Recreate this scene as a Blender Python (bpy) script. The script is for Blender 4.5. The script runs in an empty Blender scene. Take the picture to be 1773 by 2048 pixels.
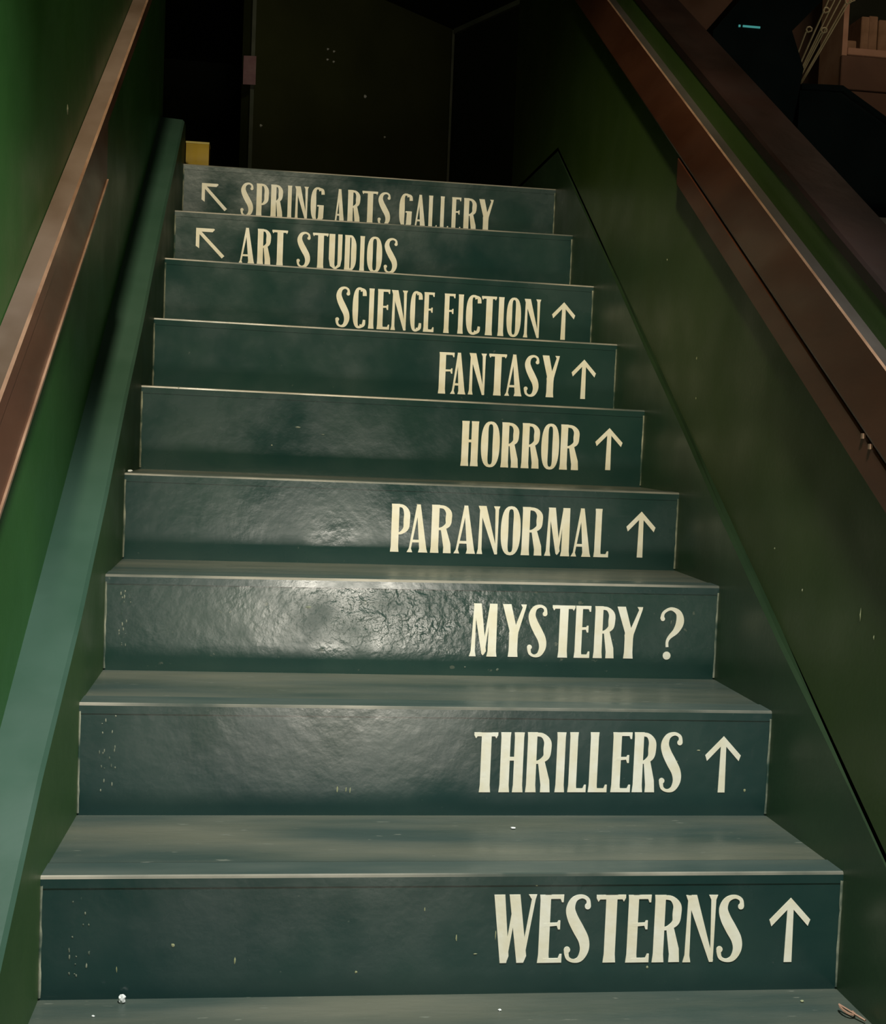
import bpy, bmesh, math, random
from mathutils import Vector, Matrix

S = bpy.context.scene
COL = S.collection
random.seed(7)

# ------------------------------------------------------------------ camera
cam_d = bpy.data.cameras.new('camera')
cam = bpy.data.objects.new('camera', cam_d)
COL.objects.link(cam)
cam.location = (-0.30028, -1.85035, 0.84409)
cam.rotation_mode = 'XYZ'
cam.rotation_euler = (1.50905, -0.0408, -0.13356)
cam_d.sensor_fit = 'HORIZONTAL'
cam_d.sensor_width = 36.0
cam_d.lens = 2537.8 / 1773.0 * 36.0
cam_d.clip_start = 0.01
S.camera = cam

# ------------------------------------------------------------------ world, lamps, exposure
w = bpy.data.worlds.new('dim_interior')
S.world = w
w.use_nodes = True
w.node_tree.nodes['Background'].inputs[0].default_value = (0.75, 0.9, 0.8, 1)
w.node_tree.nodes['Background'].inputs[1].default_value = 0.012

def area(name, loc, target, sx, sy, power, col, spread=180):
    l = bpy.data.lights.new(name, 'AREA')
    l.shape = 'RECTANGLE'; l.size = sx; l.size_y = sy
    l.energy = power; l.color = col; l.spread = math.radians(spread)
    o = bpy.data.objects.new(name, l); COL.objects.link(o)
    o.location = loc
    o.rotation_euler = (Vector(target) - Vector(loc)).to_track_quat('-Z', 'Z').to_euler()
    return o

def spot(name, loc, target, power, col, size, blend, radius):
    l = bpy.data.lights.new(name, 'SPOT')
    l.energy = power; l.color = col; l.spot_size = math.radians(size)
    l.spot_blend = blend; l.shadow_soft_size = radius
    o = bpy.data.objects.new(name, l); COL.objects.link(o)
    o.location = loc
    o.rotation_euler = (Vector(target) - Vector(loc)).to_track_quat('-Z', 'Y').to_euler()
    return o

# daylight of the entrance at the foot of the stairs, behind the photographer
area('entrance_daylight', (0.20, -4.6, -0.27), (0.0, 1.0, 0.75), 0.9, 0.45, 34, (1.0, 0.93, 0.80))
# ceiling lamp over the lower flight
spot('ceiling_spot', (0.22, -1.3, 3.5), (-0.10, -0.02, 0.0), 720, (0.96, 1.0, 0.98), 45, 1.0, 0.12)
# added fill spot, unseen, thrown along the stairs to brighten the lettering
spot('stair_fill_spot', (-0.58, -2.5, 3.8), (-0.16, 1.45, 1.15), 800, (1.0, 0.90, 0.66), 36, 1.0, 0.15)
# dim fill light added over the landing to bring out its walls
area('landing_fill', (-0.2, 4.2, 3.9), (0.3, 7.0, 2.4), 0.4, 0.4, 5.0, (1.0, 0.95, 0.6))
# added light on the unseen entrance floor, so the glossy risers reflect it
area('floor_fill', (0.4, -4.2, 3.8), (0.4, -4.2, 0.0), 0.8, 0.8, 110, (1.0, 0.92, 0.8), 80)
# weak warm fill added to brighten the side room
area('side_room_fill', (2.7, 3.6, 3.85), (2.7, 4.6, 2.0), 0.5, 0.5, 7.0, (1.0, 0.72, 0.5))

S.view_settings.view_transform = 'Standard'
S.view_settings.look = 'None'
S.view_settings.gamma = 1.0
S.view_settings.use_curve_mapping = False
S.view_settings.exposure = 0.0

# ------------------------------------------------------------------ materials
def mat(name, c1, c2, scale=6.0, rough=(0.4, 0.5), bump=0.0, bscale=60.0, spec=0.5, detail=6.0,
        stretch=(1, 1, 1), speck=None, speck_scale=90.0, speck_th=0.72, rscale=None, bdist=0.002, patch=None):
    m = bpy.data.materials.new(name); m.use_nodes = True
    nt = m.node_tree; N = nt.nodes; L = nt.links
    b = N['Principled BSDF']
    b.inputs['Specular IOR Level'].default_value = spec
    tc = N.new('ShaderNodeTexCoord'); mp = N.new('ShaderNodeMapping')
    mp.inputs['Scale'].default_value = stretch
    L.new(tc.outputs['Object'], mp.inputs[0])
    n = N.new('ShaderNodeTexNoise'); n.inputs['Scale'].default_value = scale; n.inputs['Detail'].default_value = detail
    L.new(mp.outputs[0], n.inputs['Vector'])
    r = N.new('ShaderNodeValToRGB')
    r.color_ramp.elements[0].position = 0.35; r.color_ramp.elements[0].color = (*c1, 1)
    r.color_ramp.elements[1].position = 0.68; r.color_ramp.elements[1].color = (*c2, 1)
    L.new(n.outputs[0], r.inputs[0])
    out = r.outputs[0]
    if speck:
        n2 = N.new('ShaderNodeTexNoise'); n2.inputs['Scale'].default_value = speck_scale; n2.inputs['Detail'].default_value = 3
        L.new(mp.outputs[0], n2.inputs['Vector'])
        r2 = N.new('ShaderNodeValToRGB')
        r2.color_ramp.elements[0].position = speck_th; r2.color_ramp.elements[1].position = speck_th + 0.04
        L.new(n2.outputs[0], r2.inputs[0])
        mx = N.new('ShaderNodeMix'); mx.data_type = 'RGBA'
        L.new(r2.outputs[0], mx.inputs[0]); L.new(out, mx.inputs[6]); mx.inputs[7].default_value = (*speck, 1)
        out = mx.outputs[2]
    L.new(out, b.inputs['Base Color'])
    n3 = N.new('ShaderNodeTexNoise'); n3.inputs['Scale'].default_value = rscale or scale * 1.7; n3.inputs['Detail'].default_value = 5
    L.new(mp.outputs[0], n3.inputs['Vector'])
    mr = N.new('ShaderNodeMapRange')
    mr.inputs[1].default_value = 0.35; mr.inputs[2].default_value = 0.65
    mr.inputs[3].default_value = rough[0]; mr.inputs[4].default_value = rough[1]
    L.new(n3.outputs[0], mr.inputs[0]); L.new(mr.outputs[0], b.inputs['Roughness'])
    if bump:
        n4 = N.new('ShaderNodeTexNoise'); n4.inputs['Scale'].default_value = bscale; n4.inputs['Detail'].default_value = 4
        L.new(mp.outputs[0], n4.inputs['Vector'])
        bp = N.new('ShaderNodeBump'); bp.inputs['Strength'].default_value = bump; bp.inputs['Distance'].default_value = bdist
        L.new(n4.outputs[0], bp.inputs['Height']); L.new(bp.outputs[0], b.inputs['Normal'])
        if patch:
            vd = N.new('ShaderNodeVectorMath'); vd.operation = 'SUBTRACT'; vd.inputs[1].default_value = patch[0]
            vs = N.new('ShaderNodeVectorMath'); vs.operation = 'DIVIDE'; vs.inputs[1].default_value = patch[1]
            vl = N.new('ShaderNodeVectorMath'); vl.operation = 'LENGTH'
            pr = N.new('ShaderNodeMapRange'); pr.inputs[1].default_value = .45; pr.inputs[2].default_value = 1.1
            pr.inputs[3].default_value = bump; pr.inputs[4].default_value = .15
            L.new(tc.outputs['Object'], vd.inputs[0]); L.new(vd.outputs[0], vs.inputs[0]); L.new(vs.outputs[0], vl.inputs[0])
            L.new(vl.outputs['Value'], pr.inputs[0]); L.new(pr.outputs[0], bp.inputs['Strength'])
    return m

M = {}
M['riser'] = mat('stair_riser_paint', (0.012, 0.041, 0.037), (0.022, 0.055, 0.046), 5, (0.14, 0.30), 0.2, 40, 0.7,
                 speck=(0.07, 0.10, 0.08), speck_scale=70, speck_th=0.73, rscale=7)
M['riser_worn'] = mat('stair_riser_blistered_paint', (0.012, 0.042, 0.034), (0.024, 0.058, 0.044), 6, (0.14, 0.32), 0.6, 55, 0.7,
                      speck=(0.09, 0.11, 0.08), speck_scale=60, speck_th=0.70, bdist=0.003, patch=((-.02, 1.48, 1.045), (.26, 1.0, .09)))
M['tread'] = mat('stair_tread_paint', (0.046, 0.068, 0.056), (0.130, 0.132, 0.094), 4, (0.3, 0.55), 0.3, 70, 0.5,
                 stretch=(0.45, 2.2, 1), speck=(0.17, 0.18, 0.14), speck_scale=60, speck_th=0.70)
M['nosing'] = mat('stair_nosing_paint', (0.045, 0.070, 0.060), (0.085, 0.105, 0.085), 8, (0.3, 0.5), 0.2, 60, 0.5, stretch=(0.4, 2, 1))
M['worn'] = mat('worn_edge_paint', (0.05, 0.07, 0.055), (0.46, 0.41, 0.32), 3.2, (0.3, 0.5), 0.1, 60, 0.5)
M['bead'] = mat('worn_caulk', (0.04, 0.08, 0.06), (0.42, 0.42, 0.30), 26, (0.4, 0.6), 0.3, 90, 0.5)
M['letter'] = mat('cream_sign_paint', (0.90, 0.83, 0.62), (0.97, 0.93, 0.78), 30, (0.45, 0.6), 0.15, 120, 0.4)
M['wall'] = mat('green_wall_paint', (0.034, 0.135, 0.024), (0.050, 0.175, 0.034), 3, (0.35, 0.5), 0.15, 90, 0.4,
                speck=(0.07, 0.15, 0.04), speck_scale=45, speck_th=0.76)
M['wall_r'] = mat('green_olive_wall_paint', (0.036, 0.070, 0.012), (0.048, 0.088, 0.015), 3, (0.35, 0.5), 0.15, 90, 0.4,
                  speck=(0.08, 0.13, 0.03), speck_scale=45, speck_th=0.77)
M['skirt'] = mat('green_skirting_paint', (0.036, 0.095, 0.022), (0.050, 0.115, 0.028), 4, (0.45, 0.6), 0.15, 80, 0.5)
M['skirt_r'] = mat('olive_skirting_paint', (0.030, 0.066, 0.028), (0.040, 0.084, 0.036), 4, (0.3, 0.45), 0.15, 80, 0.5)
M['seam'] = mat('seam_shade', (0.015, 0.034, 0.012), (0.022, 0.044, 0.016), 8, (0.6, 0.8), 0, 60, 0.2)  # crease shade painted as a dark colour along the right skirting top
M['ledge'] = mat('sea_green_ledge_paint', (0.034, 0.080, 0.050), (0.052, 0.105, 0.072), 4, (0.35, 0.5), 0.1, 80, 0.5)
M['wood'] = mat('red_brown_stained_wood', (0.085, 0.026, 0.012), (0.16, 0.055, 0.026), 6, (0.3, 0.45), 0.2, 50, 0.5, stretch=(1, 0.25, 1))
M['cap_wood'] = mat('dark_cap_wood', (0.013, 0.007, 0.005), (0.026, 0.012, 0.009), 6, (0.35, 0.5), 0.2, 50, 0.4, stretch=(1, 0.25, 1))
M['wood_l'] = mat('red_brown_wood_lit', (0.13, 0.046, 0.024), (0.24, 0.095, 0.05), 6, (0.3, 0.45), 0.2, 50, 0.5, stretch=(1, 0.25, 1))  # rail wood with a raised base colour, standing in for light on it
M['top_r'] = mat('dusty_dark_rail_top', (0.045, 0.036, 0.03), (0.075, 0.062, 0.052), 7, (0.3, 0.5), 0.15, 50, 0.5, stretch=(1, 0.3, 1))
M['wood_grey'] = mat('worn_handrail_top', (0.10, 0.062, 0.04), (0.17, 0.12, 0.09), 7, (0.3, 0.5), 0.15, 50, 0.5, stretch=(1, 0.3, 1))
M['wood_edge'] = mat('rubbed_wood_edge', (0.22, 0.12, 0.07), (0.40, 0.24, 0.15), 10, (0.25, 0.4), 0.0, 50, 0.5)
M['dark_wall'] = mat('dark_olive_wall_paint', (0.05, 0.058, 0.020), (0.065, 0.074, 0.026), 2, (0.6, 0.8), 0.05, 60, 0.2)
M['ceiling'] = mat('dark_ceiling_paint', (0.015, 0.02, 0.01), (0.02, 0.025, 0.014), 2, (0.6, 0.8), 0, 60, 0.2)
M['pipe'] = mat('dusty_trim_paint', (0.10, 0.12, 0.08), (0.14, 0.15, 0.11), 8, (0.5, 0.7), 0, 60, 0.3)
M['floor'] = mat('worn_concrete_floor', (0.20, 0.18, 0.15), (0.32, 0.29, 0.24), 3, (0.5, 0.7), 0.1, 50, 0.4)
M['brown_wall'] = mat('brown_plaster', (0.10, 0.055, 0.035), (0.15, 0.085, 0.055), 3, (0.6, 0.8), 0.2, 30, 0.3)
M['black'] = mat('blue_black_lacquer', (0.003, 0.009, 0.009), (0.005, 0.014, 0.013), 3, (0.35, 0.5), 0, 60, 0.4)
M['yellow'] = mat('mustard_card', (0.42, 0.27, 0.015), (0.52, 0.34, 0.03), 12, (0.5, 0.7), 0.05, 60, 0.3)
M['yellow_lt'] = mat('pale_mustard_card_edge', (0.6, 0.48, 0.12), (0.7, 0.55, 0.2), 12, (0.5, 0.7), 0, 60, 0.3)
M['pink'] = mat('faded_pink_paper', (0.42, 0.22, 0.25), (0.5, 0.3, 0.32), 20, (0.5, 0.7), 0, 60, 0.3)
M['white'] = mat('white_chip', (0.75, 0.75, 0.70), (0.9, 0.9, 0.86), 20, (0.5, 0.6), 0, 60, 0.3)
M['chip'] = mat('bare_plaster_chip', (0.30, 0.32, 0.16), (0.45, 0.45, 0.28), 20, (0.5, 0.6), 0, 60, 0.3)
M['shelf'] = mat('pale_shelf_wood', (0.36, 0.20, 0.13), (0.46, 0.28, 0.19), 8, (0.5, 0.6), 0.1, 60, 0.3, stretch=(0.3, 1, 1))
M['book'] = mat('worn_book_cover', (0.22, 0.13, 0.07), (0.33, 0.2, 0.12), 15, (0.5, 0.7), 0.1, 60, 0.3)
M['gold'] = mat('dull_gold', (0.6, 0.5, 0.28), (0.8, 0.7, 0.42), 15, (0.3, 0.5), 0, 60, 0.6)
cy = bpy.data.materials.new('cyan_status_light'); cy.use_nodes = True
b = cy.node_tree.nodes['Principled BSDF']
b.inputs['Base Color'].default_value = (0.05, 0.3, 0.3, 1)
b.inputs['Emission Color'].default_value = (0.15, 0.75, 0.7, 1); b.inputs['Emission Strength'].default_value = 0.28
M['cyan'] = cy

# ------------------------------------------------------------------ helpers
def empty(name, label, cat, loc=(0, 0, 0), group=None):
    o = bpy.data.objects.new(name, None); COL.objects.link(o)
    o.location = loc; o['label'] = label; o['category'] = cat
    o.empty_display_size = 0.1
    if group: o['group'] = group
    return o

def link(name, me, mats, parent=None, smooth=False):
    for m in (mats if isinstance(mats, (list, tuple)) else [mats]): me.materials.append(M[m])
    o = bpy.data.objects.new(name, me); COL.objects.link(o)
    if parent is not None:
        o.parent = parent
    if smooth:
        for p in me.polygons: p.use_smooth = True
    return o

def mesh(name, verts, faces, mi=None):
    me = bpy.data.meshes.new(name)
    me.from_pydata([tuple(v) for v in verts], [], faces)
    if mi:
        for p, i in zip(me.polygons, mi): p.material_index = i
    bm = bmesh.new(); bm.from_mesh(me)
    bmesh.ops.recalc_face_normals(bm, faces=bm.faces[:])
    bm.to_mesh(me); bm.free(); me.update()
    return me

def prism(profile_a, profile_b, off=0):
    """solid between two equal-length closed profiles (3D points)"""
    n = len(profile_a)
    V = list(profile_a) + list(profile_b)
    F = [tuple(off + i for i in range(n)), tuple(off + n + i for i in reversed(range(n)))]
    for i in range(n):
        j = (i + 1) % n
        F.append((off + i, off + j, off + n + j, off + n + i))
    return V, F

def box(x0, x1, y0, y1, z0, z1):
    V = [(x, y, z) for z in (z0, z1) for y in (y0, y1) for x in (x0, x1)]
    F = [(0, 2, 3, 1), (4, 5, 7, 6), (0, 1, 5, 4), (2, 6, 7, 3), (0, 4, 6, 2), (1, 3, 7, 5)]
    return V, F

def boxobj(name, m, parent, x0, x1, y0, y1, z0, z1, bevel=0.0):
    V, F = box(x0, x1, y0, y1, z0, z1)
    me = mesh(name, V, F)
    if bevel:
        bm = bmesh.new(); bm.from_mesh(me)
        bmesh.ops.bevel(bm, geom=bm.edges[:], offset=bevel, segments=2, affect='EDGES')
        bm.to_mesh(me); bm.free()
    return link(name, me, m, parent)

def structure(o):
    o['kind'] = 'structure'
    return o

# ------------------------------------------------------------------ stair dimensions
H = 0.185; D = 0.29572; SL = H / D
LAND_Z = 9 * H; LAND_Y = 8 * D
FLOOR_Z = -3 * H
# per step: left x, right x, left top z, right top z (old stairs, every step a few mm off)
ST = {1: (-.6104, .6112, .1846, .1835), 2: (-.6035, .6028, .3734, .3724), 3: (-.6030, .6012, .5541, .5608),
      4: (-.6055, .6052, .7348, .7342), 5: (-.6053, .6045, .9281, .9220), 6: (-.6083, .6077, 1.1090, 1.1023),
      7: (-.6102, .6099, 1.2989, 1.2887), 8: (-.6100, .6093, 1.4782, 1.4787), 9: (-.6106, .6126, 1.6751, 1.6747),
      0: (-.6110, .6125, .0026, -.0037), -1: (-.609, .610, -.185, -.185), -2: (-.608, .609, -.37, -.37)}
def ny(k): return (k - 1) * D

# ------------------------------------------------------------------ the setting
def extrude_y(profile, y0, y1, slope=True, ref=0.0):
    """profile: list of (x, h) with h above the nosing line (slope) or absolute z"""
    def z(h, y): return h + (H + SL * y if slope else 0)
    return prism([(x, y0, z(h, y0)) for x, h in profile], [(x, y1, z(h, y1)) for x, h in profile])

Y0 = -6.0
CEIL = 3.93
WL = -0.685                       # left wall face
WR = 0.614                         # right half wall face
V, F = box(WL - 0.15, WL, Y0, 2.42, FLOOR_Z - 0.1, CEIL)
wall_left = structure(link('wall_left', mesh('wall_left', V, F), 'wall'))
# right half wall: follows the stair slope, then level
V, F = prism([(WR, -2.6, FLOOR_Z - .1), (WR, 3.2, FLOOR_Z - .1), (WR, 3.2, .888 + H + SL * 3.2), (WR, -2.6, .888 + H - SL * 2.6)],
             [(WR + .085, -2.6, FLOOR_Z - .1), (WR + .085, 3.2, FLOOR_Z - .1), (WR + .085, 3.2, .888 + H + SL * 3.2), (WR + .085, -2.6, .888 + H - SL * 2.6)])
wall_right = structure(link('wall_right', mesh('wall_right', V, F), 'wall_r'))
V, F = extrude_y([(WR - .002, .890), (WR - .002, .911), (WR + .003, .916), (.715, .916), (.72, .911), (.72, .890)], -2.62, 3.2)
cap = link('cap_board', mesh('cap_board', V, F), 'cap_wood', wall_right)
floor_lower = structure(boxobj('floor', 'floor', None, -0.84, 3.2, Y0, -2 * D + .02 - D, FLOOR_Z - .1, FLOOR_Z))
floor_upper = structure(boxobj('floor', 'floor', None, -3.0, 5.0, LAND_Y + .06, 9.5, LAND_Z - .12, LAND_Z))
ceiling = structure(boxobj('ceiling', 'ceiling', None, -3.0, 5.0, Y0, 9.6, CEIL, CEIL + .1))

def slab(name, m, a, bb, z0, z1, t):
    a = Vector((a[0], a[1])); bb = Vector((bb[0], bb[1])); n = (bb - a).normalized(); n = Vector((-n.y, n.x)) * t
    q = [a, bb, bb + n, a + n]
    V, F = prism([(p.x, p.y, z0) for p in q], [(p.x, p.y, z1) for p in q])
    return link(name, mesh(name, V, F), m)
wall_back = structure(slab('wall_back', 'dark_wall', (-.49, 6.62), (.985, 8.0), LAND_Z, CEIL, .12))
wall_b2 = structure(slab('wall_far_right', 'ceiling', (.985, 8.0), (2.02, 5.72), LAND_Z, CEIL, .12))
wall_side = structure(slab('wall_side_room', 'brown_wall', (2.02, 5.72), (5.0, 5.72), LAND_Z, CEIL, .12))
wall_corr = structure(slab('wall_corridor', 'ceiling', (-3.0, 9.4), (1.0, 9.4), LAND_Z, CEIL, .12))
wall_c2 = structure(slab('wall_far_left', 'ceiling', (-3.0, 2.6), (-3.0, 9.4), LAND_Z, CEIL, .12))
wall_c3 = structure(slab('wall_landing_left', 'ceiling', (WL - .15, 2.42), (-3.0, 2.42), LAND_Z, CEIL, -.12))
# corner bead and ceiling trims in the dark back corner
def bar(name, m, p, q, r, parent=None):
    p = Vector(p); q = Vector(q); d = (q - p).normalized()
    u = d.cross(Vector((0, 0, 1)));
    if u.length < .01: u = Vector((1, 0, 0))
    u.normalize(); v = d.cross(u).normalized()
    c = [u * r + v * r, u * r - v * r, -u * r - v * r, -u * r + v * r]
    V, F = prism([p + k for k in c], [q + k for k in c])
    return link(name, mesh(name, V, F), m, parent)
structure(bar('trim_1', 'pipe', (.975, 7.975, LAND_Z), (.975, 7.975, CEIL - .01), .009))
structure(bar('trim_2', 'pipe', (.99, 7.96, CEIL - .022), (1.95, 5.86, CEIL - .022), .018))
structure(bar('trim_3', 'pipe', (-.50, 6.60, LAND_Z), (-.50, 6.60, CEIL - .01), .012))

# skirting boards, following each step's own width
def skirt(name, side, out_x, h_in, h_out, mats, y_end):
    ks = list(range(-2, 10))
    idx = 0 if side < 0 else 1
    V = []; F = []; mi = []
    rows = []
    ys = [-3.2 * D] + [ny(k) for k in ks] + [y_end]
    xs = [ST[-2][idx]] + [ST[k][idx] for k in ks] + [ST[9][idx]]
    for y, x in zip(ys, xs):
        if y <= LAND_Y + 1e-6: zt = H + SL * y
        else: zt = LAND_Z
        base = zt - .45
        rows.append(len(V))
        V += [(x, y, base), (x, y, zt + h_in - .006), (x + side * .006, y, zt + h_in), (out_x, y, zt + h_out), (out_x, y, base)]
    for a, c in zip(rows[:-1], rows[1:]):
        for i, m in ((0, 0), (1, 2), (2, 1), (3, 0), (4, 0)):
            j = (i + 1) % 5
            F.append((a + i, a + j, c + j, c + i)); mi.append(m)
    F.append(tuple(rows[0] + i for i in range(5))); mi.append(0)
    F.append(tuple(rows[-1] + i for i in range(5))); mi.append(0)
    return structure(link(name, mesh(name, V, F, mi), mats))
skirt('baseboard_left', -1, WL, .148, .152, ['skirt', 'ledge', 'ledge'], 2.42)
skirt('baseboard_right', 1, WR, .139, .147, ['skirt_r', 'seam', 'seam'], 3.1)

# ------------------------------------------------------------------ staircase
stairs = empty('staircase', 'dark green painted wooden staircase with lettered risers, between the green walls', 'staircase', (0, -3 * D, FLOOR_Z))
OFF = Vector((0, -3 * D, FLOOR_Z))
def shift(V): return [tuple(Vector(v) - OFF) for v in V]

WORDS = {1: 'WESTERNS and an up arrow', 2: 'THRILLERS and an up arrow', 3: 'MYSTERY and a question mark', 4: 'PARANORMAL and an up arrow',
         5: 'HORROR and an up arrow', 6: 'FANTASY and an up arrow', 7: 'SCIENCE FICTION and an up arrow',
         8: 'ART STUDIOS after a diagonal arrow', 9: 'SPRING ARTS GALLERY after a diagonal arrow'}
risers = {}
for k in range(-2, 10):
    xl, xr, zl, zr = ST[k]
    y = ny(k)
    if k > -2: zbl, zbr = ST[k - 1][2] - .004, ST[k - 1][3] - .004
    else: zbl = zbr = FLOOR_Z
    xl -= .006; xr += .0008
    # riser board
    t = .02
    A = [(xl, y, zbl), (xr, y, zbr), (xr, y, zr - .018), (xl, y, zl - .018)]
    B = [(a[0], a[1] + t, a[2]) for a in A]
    V, F = prism(A, B)
    r = link('riser', mesh('riser', shift(V), F), 'riser_worn' if k == 3 else 'riser', stairs)
    if k in WORDS: r['label'] = 'dark green riser lettered ' + WORDS[k]
    risers[k] = r
    # tread board behind its nosing
    yb = y + D + .004 if k < 9 else y + .066
    if k < 9:
        e = .0
        A = [(xl, y + .062, zl - .024), (xl, y + .062, zl - .002), (xl, yb, zl - .002), (xl, yb, zl - .024)]
        xr2 = ST[k + 1][1] + .0008
        B = [(xr, y + .062, zr - .024), (xr, y + .062, zr - .002), (xr2, yb, zr - .002), (xr2, yb, zr - .024)]
        V, F = prism(A, B)
        tr = link('tread', mesh('tread', shift(V), F), 'tread', stairs)
    else:
        tr = stairs
    prof = [(-.0012, -.018), (-.0012, -.0045), (-.0002, -.0012), (.003, 0.0), (.055, 0.0), (.059, -.004), (.0615, -.004), (.0615, -.018)]
    A = [(xl, y + a, zl + c) for a, c in prof]; B = [(xr, y + a, zr + c) for a, c in prof]
    V, F = prism(A, B)
    mi = [0] * len(F); mi[3] = 1; mi[4] = 1; mi[2] = 2
    n = link('nosing', mesh('nosing', shift(V), F, mi), ['nosing', 'worn', 'riser'], tr)
    # caulk beads in the two corners
    for x, zb, zt, s in ((ST[k][0], zbl, zl, 1), (ST[k][1], zbr, zr, -1)):
        V = []; F = []; seg = 14
        for i in range(seg + 1):
            z = zb + .006 + (zt - .02 - zb) * i / seg
            wd = .0028 + .0016 * random.random(); q = len(V)
            V += [(x - s * .001, y - .001, z), (x + s * wd, y - .0012, z), (x + s * wd * .4, y - .003, z)]
            if i:
                F += [(q - 3, q - 2, q + 1, q), (q - 2, q - 1, q + 2, q + 1), (q - 1, q - 3, q, q + 2)]
        link('caulk_bead', mesh('caulk_bead', shift(V), F), 'bead', r)

# ------------------------------------------------------------------ lettering
def catmull(P, Wd, n=6):
    if len(P) < 3: return P, Wd
    Q = [P[0]] + list(P) + [P[-1]]; R = [Wd[0]] + list(Wd) + [Wd[-1]]
    op = []; ow = []
    for i in range(1, len(Q) - 2):
        for s in range(n):
            t = s / n
            def c(a, b_, c_, d_): return .5 * (2 * b_ + (c_ - a) * t + (2 * a - 5 * b_ + 4 * c_ - d_) * t * t + (-a + 3 * b_ - 3 * c_ + d_) * t ** 3)
            op.append((c(Q[i - 1][0], Q[i][0], Q[i + 1][0], Q[i + 2][0]), c(Q[i - 1][1], Q[i][1], Q[i + 1][1], Q[i + 2][1])))
            ow.append(c(R[i - 1], R[i], R[i + 1], R[i + 2]))
    op.append(P[-1]); ow.append(Wd[-1])
    return op, ow

class Glyph:
    def __init__(s): s.shapes = []
    def poly(s, pts): s.shapes.append(('p', pts))
    def rib(s, P, Wd, curve=False, closed=False):
        if not isinstance(Wd, (list, tuple)): Wd = [Wd] * len(P)
        if curve: P, Wd = catmull(P, Wd)
        L = []; R = []
        n = len(P)
        for i in range(n):
            a = P[(i - 1) % n] if closed else P[max(i - 1, 0)]; c = P[(i + 1) % n] if closed else P[min(i + 1, n - 1)]
            dx, dy = c[0] - a[0], c[1] - a[1]; l = math.hypot(dx, dy) or 1
            nx, nyy = -dy / l, dx / l; h = Wd[i] / 2
            L.append((P[i][0] + nx * h, P[i][1] + nyy * h)); R.append((P[i][0] - nx * h, P[i][1] - nyy * h))
        s.shapes.append(('r', L, R, closed))
    def disc(s, x, y, r):
        s.poly([(x + r * math.cos(t * math.pi / 7), y + r * math.sin(t * math.pi / 7)) for t in range(14)])
    def ring(s, cx, cy_, rx, ry, side, cap_, a0=0, a1=360, n=36):
        closed = (a1 - a0) >= 360
        P = []; Wd = []
        m = n if closed else n + 1
        for i in range(m):
            t = math.radians(a0 + (a1 - a0) * i / n)
            c, si = math.cos(t), math.sin(t)
            # superellipse: tall straight sides
            px = math.copysign(abs(c) ** .75, c); py = math.copysign(abs(si) ** .9, si)
            wd = cap_ + (side - cap_) * abs(c) ** 1.3
            P.append((cx + px * (rx - wd / 2), cy_ + py * (ry - wd / 2 * 1.0))); Wd.append(wd)
        s.rib(P, Wd, closed=closed)

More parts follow.
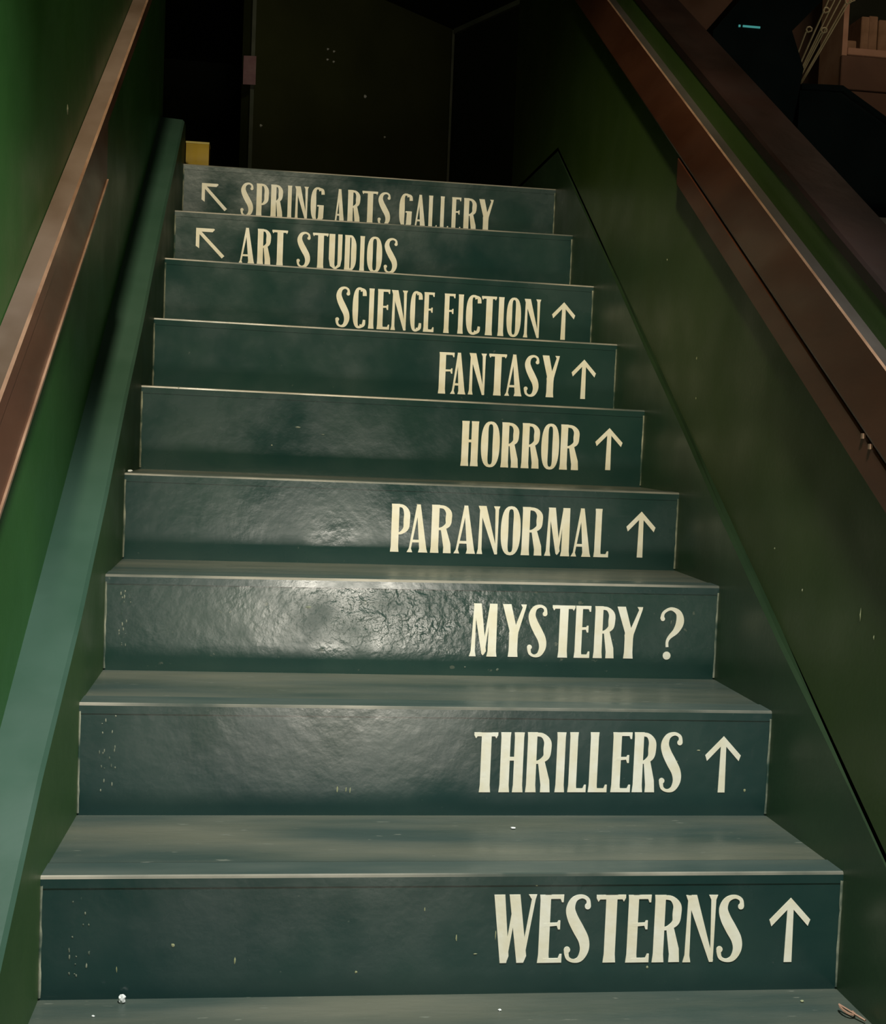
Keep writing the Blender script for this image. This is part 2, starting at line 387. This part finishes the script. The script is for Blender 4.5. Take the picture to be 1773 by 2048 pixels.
TK = .165; TN = .062
def stem(g, x0, x1, y0=0., y1=1., fl=.012):
    g.poly([(x0 - fl, y0), (x1 + fl, y0), (x1, y0 + .12), (x1, y1 - .08), (x1 + fl * .6, y1), (x0 - fl * .6, y1), (x0, y1 - .08), (x0, y0 + .12)])
def glyph(ch, a):
    g = Glyph(); tk = min(TK, a * .46); tn = TN
    if ch == 'I':
        stem(g, a * .12, a * .88)
    elif ch == 'T':
        c = a * .52; h = tk / 2
        stem(g, c - h, c + h)
        g.poly([(0, 1), (.0, .955), (.03, .90), (.055, .935), (a - .05, .935), (a - .03, .90), (a, .955), (a, 1)])
    elif ch in 'EFL':
        stem(g, .01, tk)
        if ch in 'EF':
            g.poly([(tk * .5, 1), (tk * .5, .94), (a - .05, .94), (a - .03, .89), (a - .005, .89), (a, 1)])
            g.poly([(tk * .5, .585), (tk * .5, .53), (a - .09, .545), (a - .07, .49), (a - .04, .49), (a - .04, .62), (a - .07, .62), (a - .085, .59)])
        if ch in 'EL':
            g.poly([(tk * .5, 0), (a, 0), (a, .125), (a - .03, .125), (a - .055, .065), (tk * .5, .065)])
    elif ch == 'H':
        stem(g, .01, tk); stem(g, a - tk, a - .01); g.rib([(tk * .8, .56), (a - tk * .8, .56)], .06)
    elif ch == 'N':
        g.poly([(.035, 1), (.085, 1), (.095, .1), (.115, 0), (-.005, 0), (.02, .1)])
        g.poly([(0, 1), (tk, 1), (a - .01, .03), (a - .02, 0), (a - .07, 0)])
        g.poly([(a - .085, .93), (a - .12, 1), (a + .015, 1), (a - .01, .93), (a - .015, 0), (a - .055, .02)])
    elif ch == 'M':
        m = a * .50
        g.poly([(.06, 1), (.10, .9), (.105, .1), (.125, 0), (-.005, 0), (.025, .1)])
        g.poly([(.05, 1), (.05 + tk * .9, 1), (m + .055, .10), (m, .02), (m - .03, .05)])
        g.poly([(m - .02, .05), (m + .03, .05), (a - tk * .75, 1), (a - tk * 1.0, .98)])
        g.poly([(a - tk * 1.02, 1), (a - .02, 1), (a - .015, .1), (a, 0), (a - tk - .03, 0), (a - tk - .01, .1)])
    elif ch == 'W':
        q = a * .27; r = a * .66; m = a * .50
        g.poly([(0, 1), (tk * .95, 1), (q + .075, .10), (q + .04, 0), (q - .05, 0)])
        g.poly([(q, .02), (q + .045, 0), (m + .03, .9), (m - .02, .95)])
        g.poly([(m - tk * .55, 1), (m + tk * .40, 1), (r + .09, .10), (r + .05, 0), (r - .05, 0)])
        g.poly([(r, .02), (r + .05, 0), (a - .02, .93), (a, 1), (a - .12, 1), (a - .075, .93)])
    elif ch == 'A':
        m = a * .50
        g.poly([(m - .03, 1), (m + .01, .86), (.085, .08), (.115, 0), (-.005, 0), (.04, .08)])
        g.poly([(m - .035, 1), (m + .045, 1), (a - .015, .08), (a + .01, 0), (a - tk - .02, 0), (a - tk, .08)])
        g.rib([(.09, .235), (a - tk * .8, .235)], .055)
    elif ch in 'RPD':
        stem(g, .01, tk)
        if ch == 'D':
            g.rib([(tk * .6, .965), (a * .62, .955), (a - tk * .48, .78), (a - tk * .45, .5), (a - tk * .48, .22), (a * .62, .045), (tk * .6, .035)],
                  [.06, .07, tk * .9, tk, tk * .9, .07, .06], True)
        elif ch == 'P':
            g.rib([(tk * .6, .965), (a * .62, .95), (a - tk * .40, .83), (a - tk * .38, .66), (a - tk * .45, .50), (a * .55, .40), (tk * .7, .39)],
                  [.06, .07, tk * .75, tk * .8, tk * .7, .06, .045], True)
        else:
            g.rib([(tk * .6, .965), (a * .60, .95), (a - tk * .48, .85), (a - tk * .45, .72), (a - tk * .55, .59), (a * .52, .51), (tk * .7, .50)],
                  [.06, .07, tk * .72, tk * .8, tk * .65, .06, .045], True)
            g.poly([(a * .46, .52), (a * .46 + tk * .62, .56), (a - tk * .12, .2), (a - .005, 0), (a - tk * 1.02, 0), (a - tk * 1.0, .12)])
    elif ch == 'O':
        g.ring(a / 2, .5, a / 2, .51, min(tk, a * .38), .06)
    elif ch in 'CG':
        sd = min(tk, a * .44)
        g.ring(a * .52, .5, a * .52, .51, sd, .06, 62, 298 if ch == 'C' else 275, 30)
        g.rib([(a * .68, .965), (a * .88, .92), (a * .92, .80)], [.06, .09, .10], True)
        if ch == 'C':
            g.rib([(a * .68, .035), (a * .88, .09), (a * .93, .21)], [.06, .08, .06], True)
        else:
            g.poly([(a - sd * .9, .46), (a, .46), (a - .01, .10), (a * .8, .02), (a * .5, 0), (a * .5, .055), (a - sd, .11)])
            g.poly([(a * .5, .44), (a, .44), (a, .485), (a * .5, .485)])
    elif ch == 'S':
        g.rib([(a * .90, .83), (a * .86, .93), (a * .62, .975), (a * .33, .93), (a * .20, .80), (a * .30, .66), (a * .53, .50), (a * .76, .34),
               (a * .81, .19), (a * .66, .06), (a * .40, .025), (a * .17, .07), (a * .10, .17)],
              [.07, .055, .055, .09, tk * .80, tk * .95, tk * 1.02, tk * .95, tk * .80, .09, .05, .055, .07], True)
        g.disc(a * .87, .83, .045); g.disc(a * .13, .19, .048)
    elif ch == 'U':
        g.rib([(tk / 2, 1), (tk / 2, .3), (tk * .62, .12), (a / 2, .035), (a - tk * .5, .12), (a - tk * .38, .3), (a - tk * .38, 1)],
              [tk, tk, tk * .8, .07, tk * .55, tk * .7, tk * .75], False)
    elif ch == 'Y':
        c = a * .50; h = tk / 2
        g.poly([(0, 1), (tk, 1), (c + h * .9, .46), (c + h, .40), (c - h, .40), (c - h, .50)])
        g.poly([(a - .11, 1), (a, 1), (a - .01, .94), (c + h, .44), (c + .0, .50), (a - .075, .94)])
        stem(g, c - h, c + h, 0, .46)
    elif ch == '?':
        g.rib([(a * .10, .78), (a * .16, .90), (a * .45, .975), (a * .76, .90), (a * .84, .73), (a * .70, .56), (a * .44, .43), (a * .35, .34), (a * .36, .24)],
              [.075, .055, .06, .11, .155, .12, .07, .055, .055], True)
        g.disc(a * .13, .78, .042); g.disc(a * .36, .075, .078)
    elif ch == '^':
        t = .125
        g.poly([(a * .5, 1.0), (a + .0, .66), (a - .035, .56), (a * .5, .87)])
        g.poly([(a * .5, 1.0), (0, .66), (.035, .56), (a * .5, .87)])
        g.poly([(a * .5 - t * .5, 0), (a * .5 + t * .5, 0), (a * .5 + t * .38, .92), (a * .5 - t * .38, .92)])
    elif ch == '<':
        g.poly([(0, 1), (.0, .38), (.12, .30), (.12, .88)])
        g.poly([(0, 1), (.12, .88), (a * .58, .88), (a * .66, .97), (a * .62, 1)])
        g.rib([(.04, .95), (a - .03, .035)], [.11, .125])
    return g

def build_letter(ch, x0, x1, z0, z1, y, parent):
    h = z1 - z0; a = (x1 - x0) / h
    g = glyph(ch, a)
    V = []; F = []
    for si, sh in enumerate(g.shapes):
        yt = y - .0006 - .00005 * si - .0004
        def P3(p, yy): return (x0 + p[0] * h, yy, z0 + p[1] * h)
        if sh[0] == 'p':
            n = len(sh[1]); q = len(V)
            V += [P3(p, yt) for p in sh[1]] + [P3(p, y + .0015) for p in sh[1]]
            F.append(tuple(range(q, q + n)))
            for i in range(n):
                j = (i + 1) % n; F.append((q + i, q + j, q + n + j, q + n + i))
        else:
            L, R, cl = sh[1], sh[2], sh[3]; n = len(L); q = len(V)
            V += [P3(p, yt) for p in L] + [P3(p, yt) for p in R] + [P3(p, y + .0015) for p in L] + [P3(p, y + .0015) for p in R]
            for i in range(n if cl else n - 1):
                j = (i + 1) % n
                F += [(q + i, q + j, q + n + j, q + n + i), (q + i, q + j, q + 2 * n + j, q + 2 * n + i), (q + n + i, q + n + j, q + 3 * n + j, q + 3 * n + i)]
            if not cl:
                F += [(q, q + n, q + 3 * n, q + 2 * n), (q + n - 1, q + 2 * n - 1, q + 4 * n - 1, q + 3 * n - 1)]
    me = bpy.data.meshes.new('letter'); me.from_pydata(shift(V), [], F)
    # consistent facing: front faces toward -Y
    bm = bmesh.new(); bm.from_mesh(me)
    bmesh.ops.recalc_face_normals(bm, faces=bm.faces[:])
    for f in bm.faces:
        f.normal_update()
        if abs(f.normal.y) > .9 and f.normal.y > 0: f.normal_flip()
    bmesh.ops.triangulate(bm, faces=[f for f in bm.faces if len(f.verts) > 4])
    bm.to_mesh(me); bm.free()
    nm = {'^': 'arrow', '<': 'arrow', '?': 'question_mark'}.get(ch, 'letter')
    o = link(nm, me, 'letter', parent)
    o['label'] = {'^': 'cream painted arrow pointing up', '<': 'cream painted arrow pointing up and left', '?': 'cream painted question mark'}.get(ch, 'cream painted letter ' + ch)
    return o

TEXT = {
1:[('W', 0.0542, 0.1228, 0.0452, 0.1512), ('E', 0.1247, 0.165, 0.0445, 0.1505), ('S', 0.1654, 0.2079, 0.044, 0.1501), ('T', 0.2133, 0.2623, 0.0434, 0.1495), ('E', 0.2635, 0.3030, 0.0428, 0.149), ('R', 0.3056, 0.3525, 0.0424, 0.1485), ('N', 0.3554, 0.4078, 0.0417, 0.1479), ('S', 0.4082, 0.4529, 0.0411, 0.1474), ('^', 0.4925, 0.5621, 0.0395, 0.1422)],
2:[('T', 0.0631, 0.1079, 0.2235, 0.3292), ('H', 0.11, 0.1551, 0.2236, 0.3296), ('R', 0.1573, 0.2043, 0.2237, 0.3301), ('I', 0.2087, 0.2308, 0.2238, 0.3304), ('L', 0.233, 0.2685, 0.2239, 0.3307), ('L', 0.2699, 0.3064, 0.224, 0.331), ('E', 0.3109, 0.3489, 0.2241, 0.3314), ('R', 0.3498, 0.3939, 0.2242, 0.3317), ('S', 0.3984, 0.4415, 0.2243, 0.3322), ('^', 0.4817, 0.5504, 0.2241, 0.3259)],
3:[('M', 0.096, 0.1533, 0.4097, 0.5145), ('Y', 0.1591, 0.2096, 0.4099, 0.5144), ('S', 0.2111, 0.2522, 0.41, 0.5144), ('T', 0.2595, 0.3081, 0.4101, 0.5144), ('E', 0.3066, 0.3408, 0.4102, 0.5144), ('R', 0.3457, 0.3913, 0.4103, 0.5144), ('Y', 0.3914, 0.4466, 0.4105, 0.5144), ('?', 0.4794, 0.5327, 0.4097, 0.5149)],
4:[('P', -0.0396, 0.0035, 0.5835, 0.688), ('A', -0.003, 0.0437, 0.5835, 0.6883), ('R', 0.0481, 0.0968, 0.5836, 0.6888), ('A', 0.1003, 0.1493, 0.5837, 0.6892), ('N', 0.1515, 0.2007, 0.5838, 0.6897), ('O', 0.2029, 0.2497, 0.5838, 0.6901), ('R', 0.2497, 0.2994, 0.5839, 0.6905), ('M', 0.303, 0.3618, 0.584, 0.691), ('A', 0.3628, 0.4089, 0.5841, 0.6914), ('L', 0.4143, 0.4503, 0.5842, 0.6918), ('^', 0.4866, 0.556, 0.5859, 0.6887)],
5:[('H', 0.1513, 0.1961, 0.7683, 0.8768), ('O', 0.1996, 0.248, 0.7682, 0.877), ('R', 0.2495, 0.2957, 0.7682, 0.8773), ('R', 0.2997, 0.3471, 0.7682, 0.8776), ('O', 0.3486, 0.3952, 0.7681, 0.8779), ('R', 0.3953, 0.4456, 0.7681, 0.8782), ('^', 0.4828, 0.5539, 0.7712, 0.8741)],
6:[('F', 0.1277, 0.1707, 0.9491, 1.0577), ('A', 0.1602, 0.2023, 0.9494, 1.0582), ('N', 0.2076, 0.2551, 0.95, 1.059), ('T', 0.2605, 0.3108, 0.9505, 1.0599), ('A', 0.3056, 0.3534, 0.951, 1.0607), ('S', 0.3572, 0.3989, 0.9515, 1.0615), ('Y', 0.4043, 0.4536, 0.9521, 1.0624), ('^', 0.4852, 0.5543, 0.9516, 1.0565)],
7:[('S', -0.1348, -0.0932, 1.1328, 1.2466), ('C', -0.0874, -0.0486, 1.1326, 1.2461), ('I', -0.0428, -0.0226, 1.1325, 1.2458), ('E', -0.0175, 0.0207, 1.1323, 1.2454), ('N', 0.0223, 0.0694, 1.1321, 1.2449), ('C', 0.0767, 0.1109, 1.1319, 1.2444), ('E', 0.1154, 0.1482, 1.1318, 1.244), ('F', 0.1739, 0.2083, 1.1315, 1.2434), ('I', 0.2135, 0.234, 1.1314, 1.2431), ('C', 0.2378, 0.2819, 1.1313, 1.2427), ('T', 0.2821, 0.3286, 1.1311, 1.2422), ('I', 0.3301, 0.3523, 1.1309, 1.2419), ('O', 0.3561, 0.4007, 1.1308, 1.2415), ('N', 0.4068, 0.4567, 1.1305, 1.2409), ('^', 0.4892, 0.5605, 1.1292, 1.2371)],
8:[('<', -0.5471, -0.4601, 1.3435, 1.4295), ('A', -0.4191, -0.3699, 1.3313, 1.4387), ('R', -0.3645, -0.3205, 1.3308, 1.4382), ('T', -0.3204, -0.2709, 1.3304, 1.4377), ('S', -0.2455, -0.2019, 1.3298, 1.437), ('T', -0.198, -0.148, 1.3294, 1.4365), ('U', -0.1479, -0.1055, 1.329, 1.4361), ('D', -0.1008, -0.0629, 1.3286, 1.4356), ('I', -0.0551, -0.0357, 1.3283, 1.4353), ('O', -0.0318, 0.0172, 1.3279, 1.4349), ('S', 0.0204, 0.0641, 1.3275, 1.4344)],
9:[('<', -0.5514, -0.4684, 1.5327, 1.6175), ('S', -0.4269, -0.3839, 1.5202, 1.6279), ('P', -0.3773, -0.335, 1.5198, 1.6277), ('R', -0.3308, -0.2883, 1.5195, 1.6275), ('I', -0.2776, -0.2588, 1.5193, 1.6274), ('N', -0.253, -0.2078, 1.519, 1.6272), ('G', -0.2011, -0.1558, 1.5187, 1.627), ('A', -0.1251, -0.0879, 1.5182, 1.6268), ('R', -0.0812, -0.0364, 1.5179, 1.6266), ('T', -0.0337, 0.0204, 1.5176, 1.6264), ('S', 0.0188, 0.0623, 1.5173, 1.6262), ('G', 0.0892, 0.1337, 1.5168, 1.6259), ('A', 0.138, 0.1801, 1.5165, 1.6257), ('L', 0.1861, 0.2182, 1.5163, 1.6256), ('L', 0.225, 0.2563, 1.516, 1.6254), ('E', 0.2632, 0.2971, 1.5158, 1.6253), ('R', 0.3032, 0.35, 1.5155, 1.6251), ('Y', 0.3544, 0.4056, 1.5151, 1.6249)],
}
for k, row in TEXT.items():
    for ch, xa, xb, za, zb in row:
        build_letter(ch, xa + .0013, xb - .0013, za, zb, ny(k), risers[k])

# ------------------------------------------------------------------ scuffs on risers (bare flecks in the paint)
def flecks(parent, spots, y, m='chip', off=OFF):
    V = []; F = []
    for x, z, r1, r2 in spots:
        q = len(V); n = 6; a0 = random.random()
        for i in range(n):
            t = a0 + i * 2 * math.pi / n; rr = .7 + .5 * random.random()
            V.append((x + r1 * rr * math.cos(t), y - .0006, z + r2 * rr * math.sin(t)))
        V.append((x, y - .0011, z))
        for i in range(n): F.append((q + i, q + (i + 1) % n, q + n))
    V = [tuple(Vector(v) - off) for v in V]
    o = link('scuff', mesh('scuff', V, F), m, parent); o['kind'] = 'stuff'
    return o
for k, xs, z0, z1, n in ((1, -.565, .035, .15, 16), (2, -.565, .225, .36, 18), (3, -.57, .42, .53, 16)):
    sp = [(xs + random.uniform(-.006, .008) + random.choice((0, 0, .018)), random.uniform(z0, z1), .0012, random.uniform(.001, .004)) for _ in range(n)]
    flecks(risers[k], sp, ny(k), 'bead')
flecks(risers[1], [(-.42, .08, .003, .003), (-.33, .055, .0015, .005), (-.15, .035, .002, .002), (.0, .085, .0012, .006), (.06, .09, .001, .008),
                   (.30, .035, .002, .002), (-.05, .13, .001, .003), (.03, .06, .003, .001), (.12, .165, .002, .001), (-.5, .045, .001, .005)], ny(1))
flecks(risers[2], [(-.17, .228, .0015, .006), (-.155, .228, .0012, .005), (-.148, .226, .0012, .006), (.56, .228, .003, .003), (.43, .28, .003, .001),
                   (.47, .30, .003, .001)], ny(2))
flecks(risers[3], [(.155, .384, .003, .0025), (.09, .388, .002, .0015), (.505, .485, .001, .005), (.515, .48, .001, .004), (-.22, .50, .006, .003)], ny(3), 'bead')
flecks(risers[4], [(-.60, .72, .002, .003)], ny(4))
flecks(risers[5], [(-.52, .925, .002, .003), (-.24, .845, .006, .002), (-.18, .83, .005, .0015), (-.3, .80, .002, .002)], ny(5), 'bead')
flecks(risers[9], [(.61, 1.655, .0015, .02)], ny(9), 'chip')

# flecks on walls
def wall_flecks(parent, x, side, spots, m):
    V = []; F = []
    for y, z, r1, r2 in spots:
        q = len(V); n = 7
        for i in range(n):
            t = i * 2 * math.pi / n; rr = .8 + .4 * random.random()
            V.append((x - side * .0006, y + r1 * rr * math.cos(t), z + r2 * rr * math.sin(t)))
        V.append((x - side * .002, y, z))
        for i in range(n): F.append((q + i, q + (i + 1) % n, q + n))
    return link('paint_chip', mesh('paint_chip', V, F), m, parent)
for s in [(.84, 1.03, .004, .004), (.83, .943, .003, .003), (.0, .59, .0015, .012), (-.048, .5625, .0015, .004), (1.09, 1.276, .004, .003),
          (.35, .66, .003, .002), (.22, .60, .002, .003)]:
    wall_flecks(wall_right, WR, 1, [s], 'chip')
def back_flecks(spots):
    a = Vector((-.49, 6.62)); d = (Vector((.985, 8.0)) - a).normalized(); n = Vector((d.y, -d.x))
    for u, z, r in spots:
        V = []; F = []
        for off, rr, nn in ((.001, r, 8), (.012, r * .4, 8)):
            for i in range(8):
                t = i * math.pi / 4; p = a + d * (u + rr * math.cos(t)) + n * off
                V.append((p.x, p.y, z + rr * math.sin(t)))
        F = [tuple(range(8, 16))] + [(i, (i + 1) % 8, 8 + (i + 1) % 8, 8 + i) for i in range(8)]
        link('screw_cap', mesh('screw_cap', V, F), 'white', wall_back)
back_flecks([(1.05, 3.21, .013), (.07, 2.80, .010), (.66, 3.44, .008), (.72, 3.44, .008), (.66, 3.37, .008), (.72, 3.37, .008), (1.27, 2.97, .008)])
wall_flecks(wall_left, WL, -1, [(.55, 1.4, .01, .01)], 'chip')

# ------------------------------------------------------------------ handrails
hl = empty('handrail', 'red-brown wooden handrail on the left green wall, pale rubbed ridge', 'handrail', (0, 0, 0))
V, F = extrude_y([(-.648, .742), (-.648, .771), (-.652, .775), (-.684, .775), (-.684, .742)], -1.6, 2.3)
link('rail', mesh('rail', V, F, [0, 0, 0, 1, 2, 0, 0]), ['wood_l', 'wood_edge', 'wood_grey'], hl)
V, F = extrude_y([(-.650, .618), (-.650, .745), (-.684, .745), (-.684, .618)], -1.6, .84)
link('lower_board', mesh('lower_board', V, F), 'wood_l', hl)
V, F = extrude_y([(-.6465, .616), (-.6465, .6225), (-.652, .6225), (-.652, .616)], -1.6, .84)
link('edge_strip', mesh('edge_strip', V, F), 'wood_edge', hl)['label'] = 'pale rubbed lower edge'

hr = empty('handrail', 'dark red-brown wooden handrail on the right wall, grooved along its face', 'handrail', (0, 0, 0))
V, F = extrude_y([(.592, .700), (.590, .706), (.590, .827), (.593, .830), (.6195, .830), (.6195, .700)], -1.4, 3.0)
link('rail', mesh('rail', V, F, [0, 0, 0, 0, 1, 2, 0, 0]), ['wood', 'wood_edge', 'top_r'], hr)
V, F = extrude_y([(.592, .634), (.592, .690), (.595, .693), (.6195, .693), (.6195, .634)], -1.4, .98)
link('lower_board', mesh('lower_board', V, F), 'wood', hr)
for y in (-.02, -.045):
    z = H + SL * y
    V, F = box(.5895, .594, y, y + .006, z + .69, z + .698)
    link('screw_head', mesh('screw_head', V, F), 'wood_edge', hr)

# ------------------------------------------------------------------ landing objects
yb_ = empty('box', 'small mustard yellow box at the top of the stairs, left corner', 'box', (-.622, 2.62, LAND_Z))
V, F = box(-.0, .077, 0, .07, 0, .135)
link('carton', mesh('carton', V, F), 'yellow', yb_)
V, F = box(-.001, .078, -.0015, .0715, .130, .1365); link('lid', mesh('lid', V, F), 'yellow_lt', yb_)

pk = empty('paper_notice', 'faded pink curled paper on the edge of the dark doorway', 'notice', (-.488, 6.56, 3.115))
V = []; F = []
for i in range(7):
    t = i / 6
    for j in range(4):
        V.append((-.07 + .08 * j / 3, -.012 - .02 * math.sin(t * 3) - .01 * j / 3, -.09 + .18 * t))
for i in range(6):
    for j in range(3):
        q = i * 4 + j; F.append((q, q + 1, q + 5, q + 4))
o = link('sheet', mesh('sheet', V, F), 'pink', pk)
sm = o.modifiers.new('thickness', 'SOLIDIFY'); sm.thickness = .002

# ------------------------------------------------------------------ side room seen above the cap board
bc = empty('bookcase', 'brown wooden bookcase with pale shelf edge in the far right room', 'bookcase', (0, 0, 0))
BY = 5.0
boxobj('side_panel', 'shelf', bc, 2.770, 2.800, BY, BY + .3, LAND_Z, CEIL - .1)
boxobj('side_panel', 'shelf', bc, 3.9, 3.93, BY, BY + .3, LAND_Z, CEIL - .1)
boxobj('shelf', 'shelf', bc, 2.801, 3.899, BY - .01, BY + .3, 3.035, 3.075, .003)
boxobj('back_panel', 'ceiling', bc, 2.801, 3.899, BY + .28, BY + .3, 3.08, CEIL - .1)
boxobj('lower_door', 'brown_wall', bc, 2.765, 3.32, BY - .015, BY + .01, 2.845, 3.03, .003)
boxobj('lower_door', 'brown_wall', bc, 2.765, 3.32, BY - .015, BY + .01, 2.2, 2.838, .003)
for i, (x0, x1, z1, dy) in enumerate(((2.815, 2.87, 3.13, .02), (2.885, 2.93, 3.26, 0), (2.933, 2.985, 3.27, .01), (2.988, 3.05, 3.25, 0))):
    bk = empty('book', ['short brown book lying against the bookcase side', 'brown book standing left in the bookcase', 'brown book standing second from the left upright ones in the bookcase', 'brown book at the right picture edge in the bookcase'][i], 'book', (x0, BY + .02 + dy, 3.0755), 'books in the bookcase')
    boxobj('cover', 'book', bk, 0, x1 - x0, 0, .17, 0, z1 - 3.0755, .003)
    boxobj('pages', 'chip', bk, .004, x1 - x0 - .004, .01, .1705, .004, z1 - 3.0755 - .006)

# black tilted display cabinet with cyan strip
dc = empty('display_case', 'blue-black tilted display case with a short cyan light strip', 'display case', (1.9, 3.0, LAND_Z))
pts = [(1.344, 2.445), (1.60, 2.76), (1.93, 2.76), (1.664, 2.47), (1.72, 2.33), (1.62, LAND_Z), (1.36, LAND_Z)]
V, F = prism([(x - 1.9, 0, z - LAND_Z) for x, z in pts], [(x - 1.9, .4, z - LAND_Z) for x, z in pts])
link('body', mesh('body', V, F), 'black', dc)
V, F = box(1.462 - 1.9, 1.532 - 1.9, -.004, .002, 2.468 - LAND_Z, 2.475 - LAND_Z); link('light_strip', mesh('light_strip', V, F), 'cyan', dc)
V, F = box(1.445 - 1.9, 1.452 - 1.9, -.004, .002, 2.467 - LAND_Z, 2.475 - LAND_Z); link('light_dot', mesh('light_dot', V, F), 'cyan', dc)

ct = empty('counter', 'low black counter with sloping top beside the tilted display case', 'counter', (2.2, 3.05, LAND_Z))
pts = [(1.73, 2.28), (1.90, 2.285), (2.10, 2.17), (2.9, 1.95), (2.9, LAND_Z), (1.73, LAND_Z)]
V, F = prism([(x - 2.2, 0, z - LAND_Z) for x, z in pts], [(x - 2.2, .5, z - LAND_Z) for x, z in pts])
link('body', mesh('body', V, F), 'black', ct)
V, F = prism([(x - 2.2, -.02, z + .002 - LAND_Z) for x, z in pts[:4]] + [(x - 2.2, -.02, z - .02 - LAND_Z) for x, z in reversed(pts[:4])],
             [(x - 2.2, .52, z + .002 - LAND_Z) for x, z in pts[:4]] + [(x - 2.2, .52, z - .02 - LAND_Z) for x, z in reversed(pts[:4])])
link('top', mesh('top', V, F), 'black', ct)

sp = empty('dried_sprig', 'dull gold curly sprig rising between the black case and the wall', 'plant', (1.80, 3.75, LAND_Z))
def tube(P, r, n=5):
    V = []; F = []
    for i, p in enumerate(P):
        a = Vector(P[max(i - 1, 0)]); c = Vector(P[min(i + 1, len(P) - 1)]); d = (c - a).normalized()
        u = d.cross(Vector((0.3, 1, .1))).normalized(); v = d.cross(u)
        for k in range(n):
            t = 2 * math.pi * k / n; V.append(tuple(Vector(p) + (u * math.cos(t) + v * math.sin(t)) * r))
    for i in range(len(P) - 1):
        for k in range(n):
            j = (k + 1) % n; F.append((i * n + k, i * n + j, (i + 1) * n + j, (i + 1) * n + k))
    return V, F
for i in range(9):
    bx, bz = random.uniform(-.02, .10), random.uniform(.13, .40)
    bx += (bz - .13) * .45
    bx = bx * 1.15 + .21; bz = bz * 1.15 + .82
    P = [(0, 0, 0), (.05, 0, .5), (bx, -.02, bz)]
    for q in range(7):
        t = q * .9; rr = .022 * (1 - q / 9)
        P.append((bx + rr * math.sin(t) + .01, -.02, bz + rr * (1 - math.cos(t)) * .9))
    V, F = tube(P, .0036); link('stem', mesh('stem', V, F), 'gold', sp)

# ------------------------------------------------------------------ debris on the treads
def crumb(name, label, loc, r, m='white', squash=.6):
    bm = bmesh.new(); bmesh.ops.create_icosphere(bm, subdivisions=2, radius=r)
    for v in bm.verts:
        v.co *= random.uniform(.75, 1.2); v.co.z *= squash; v.co.x *= 1.1
    zmin = min(v.co.z for v in bm.verts)
    for v in bm.verts: v.co.z -= zmin
    me = bpy.data.meshes.new(name); bm.to_mesh(me); bm.free()
    o = link(name, me, m); o.location = loc; o['label'] = label; o['category'] = 'debris'
    return o
crumb('plaster_crumb', 'white plaster crumb at the foot of the WESTERNS riser, left side', (-.49, -.012, -.0005), .0052, squash=1.2)
crumb('plaster_crumb', 'tiny pale crumb left of the white one, on the lowest tread', (-.525, -.055, -.0005), .0022)
crumb('plaster_crumb', 'flat pale fleck on the tread above WESTERNS, under THRILLERS', (.125, ny(2) - .075, .1825), .004, squash=.3)
crumb('plaster_crumb', 'pale crumb on the lowest tread below the word WESTERNS', (.06, -.057, -.003), .0026)
crumb('plaster_crumb', 'pale crumb on the lowest tread near its right end', (.535, -.045, -.0052), .0026, 'chip')
crumb('plaster_crumb', 'white chip of plaster at the left end of the PARANORMAL riser top', (-.5965, ny(4) + .02, .7348), .0045)
P = [(.605 + .010 * math.cos(t) - .012, -.085 - .018 * math.sin(t), .0015 + .001 * i) for i, t in enumerate([x * .45 for x in range(9)])] + [(.606, -.12, .004)]
V, F = tube([(a - .58, b_ + .10, c - 0.) for a, b_, c in P], .0018)
sh = link('wood_shaving', mesh('wood_shaving', V, F), 'shelf'); sh.location = (.575, -.10, -.004)
sh['label'] = 'curled pale shaving at the right end of the lowest tread'; sh['category'] = 'debris'
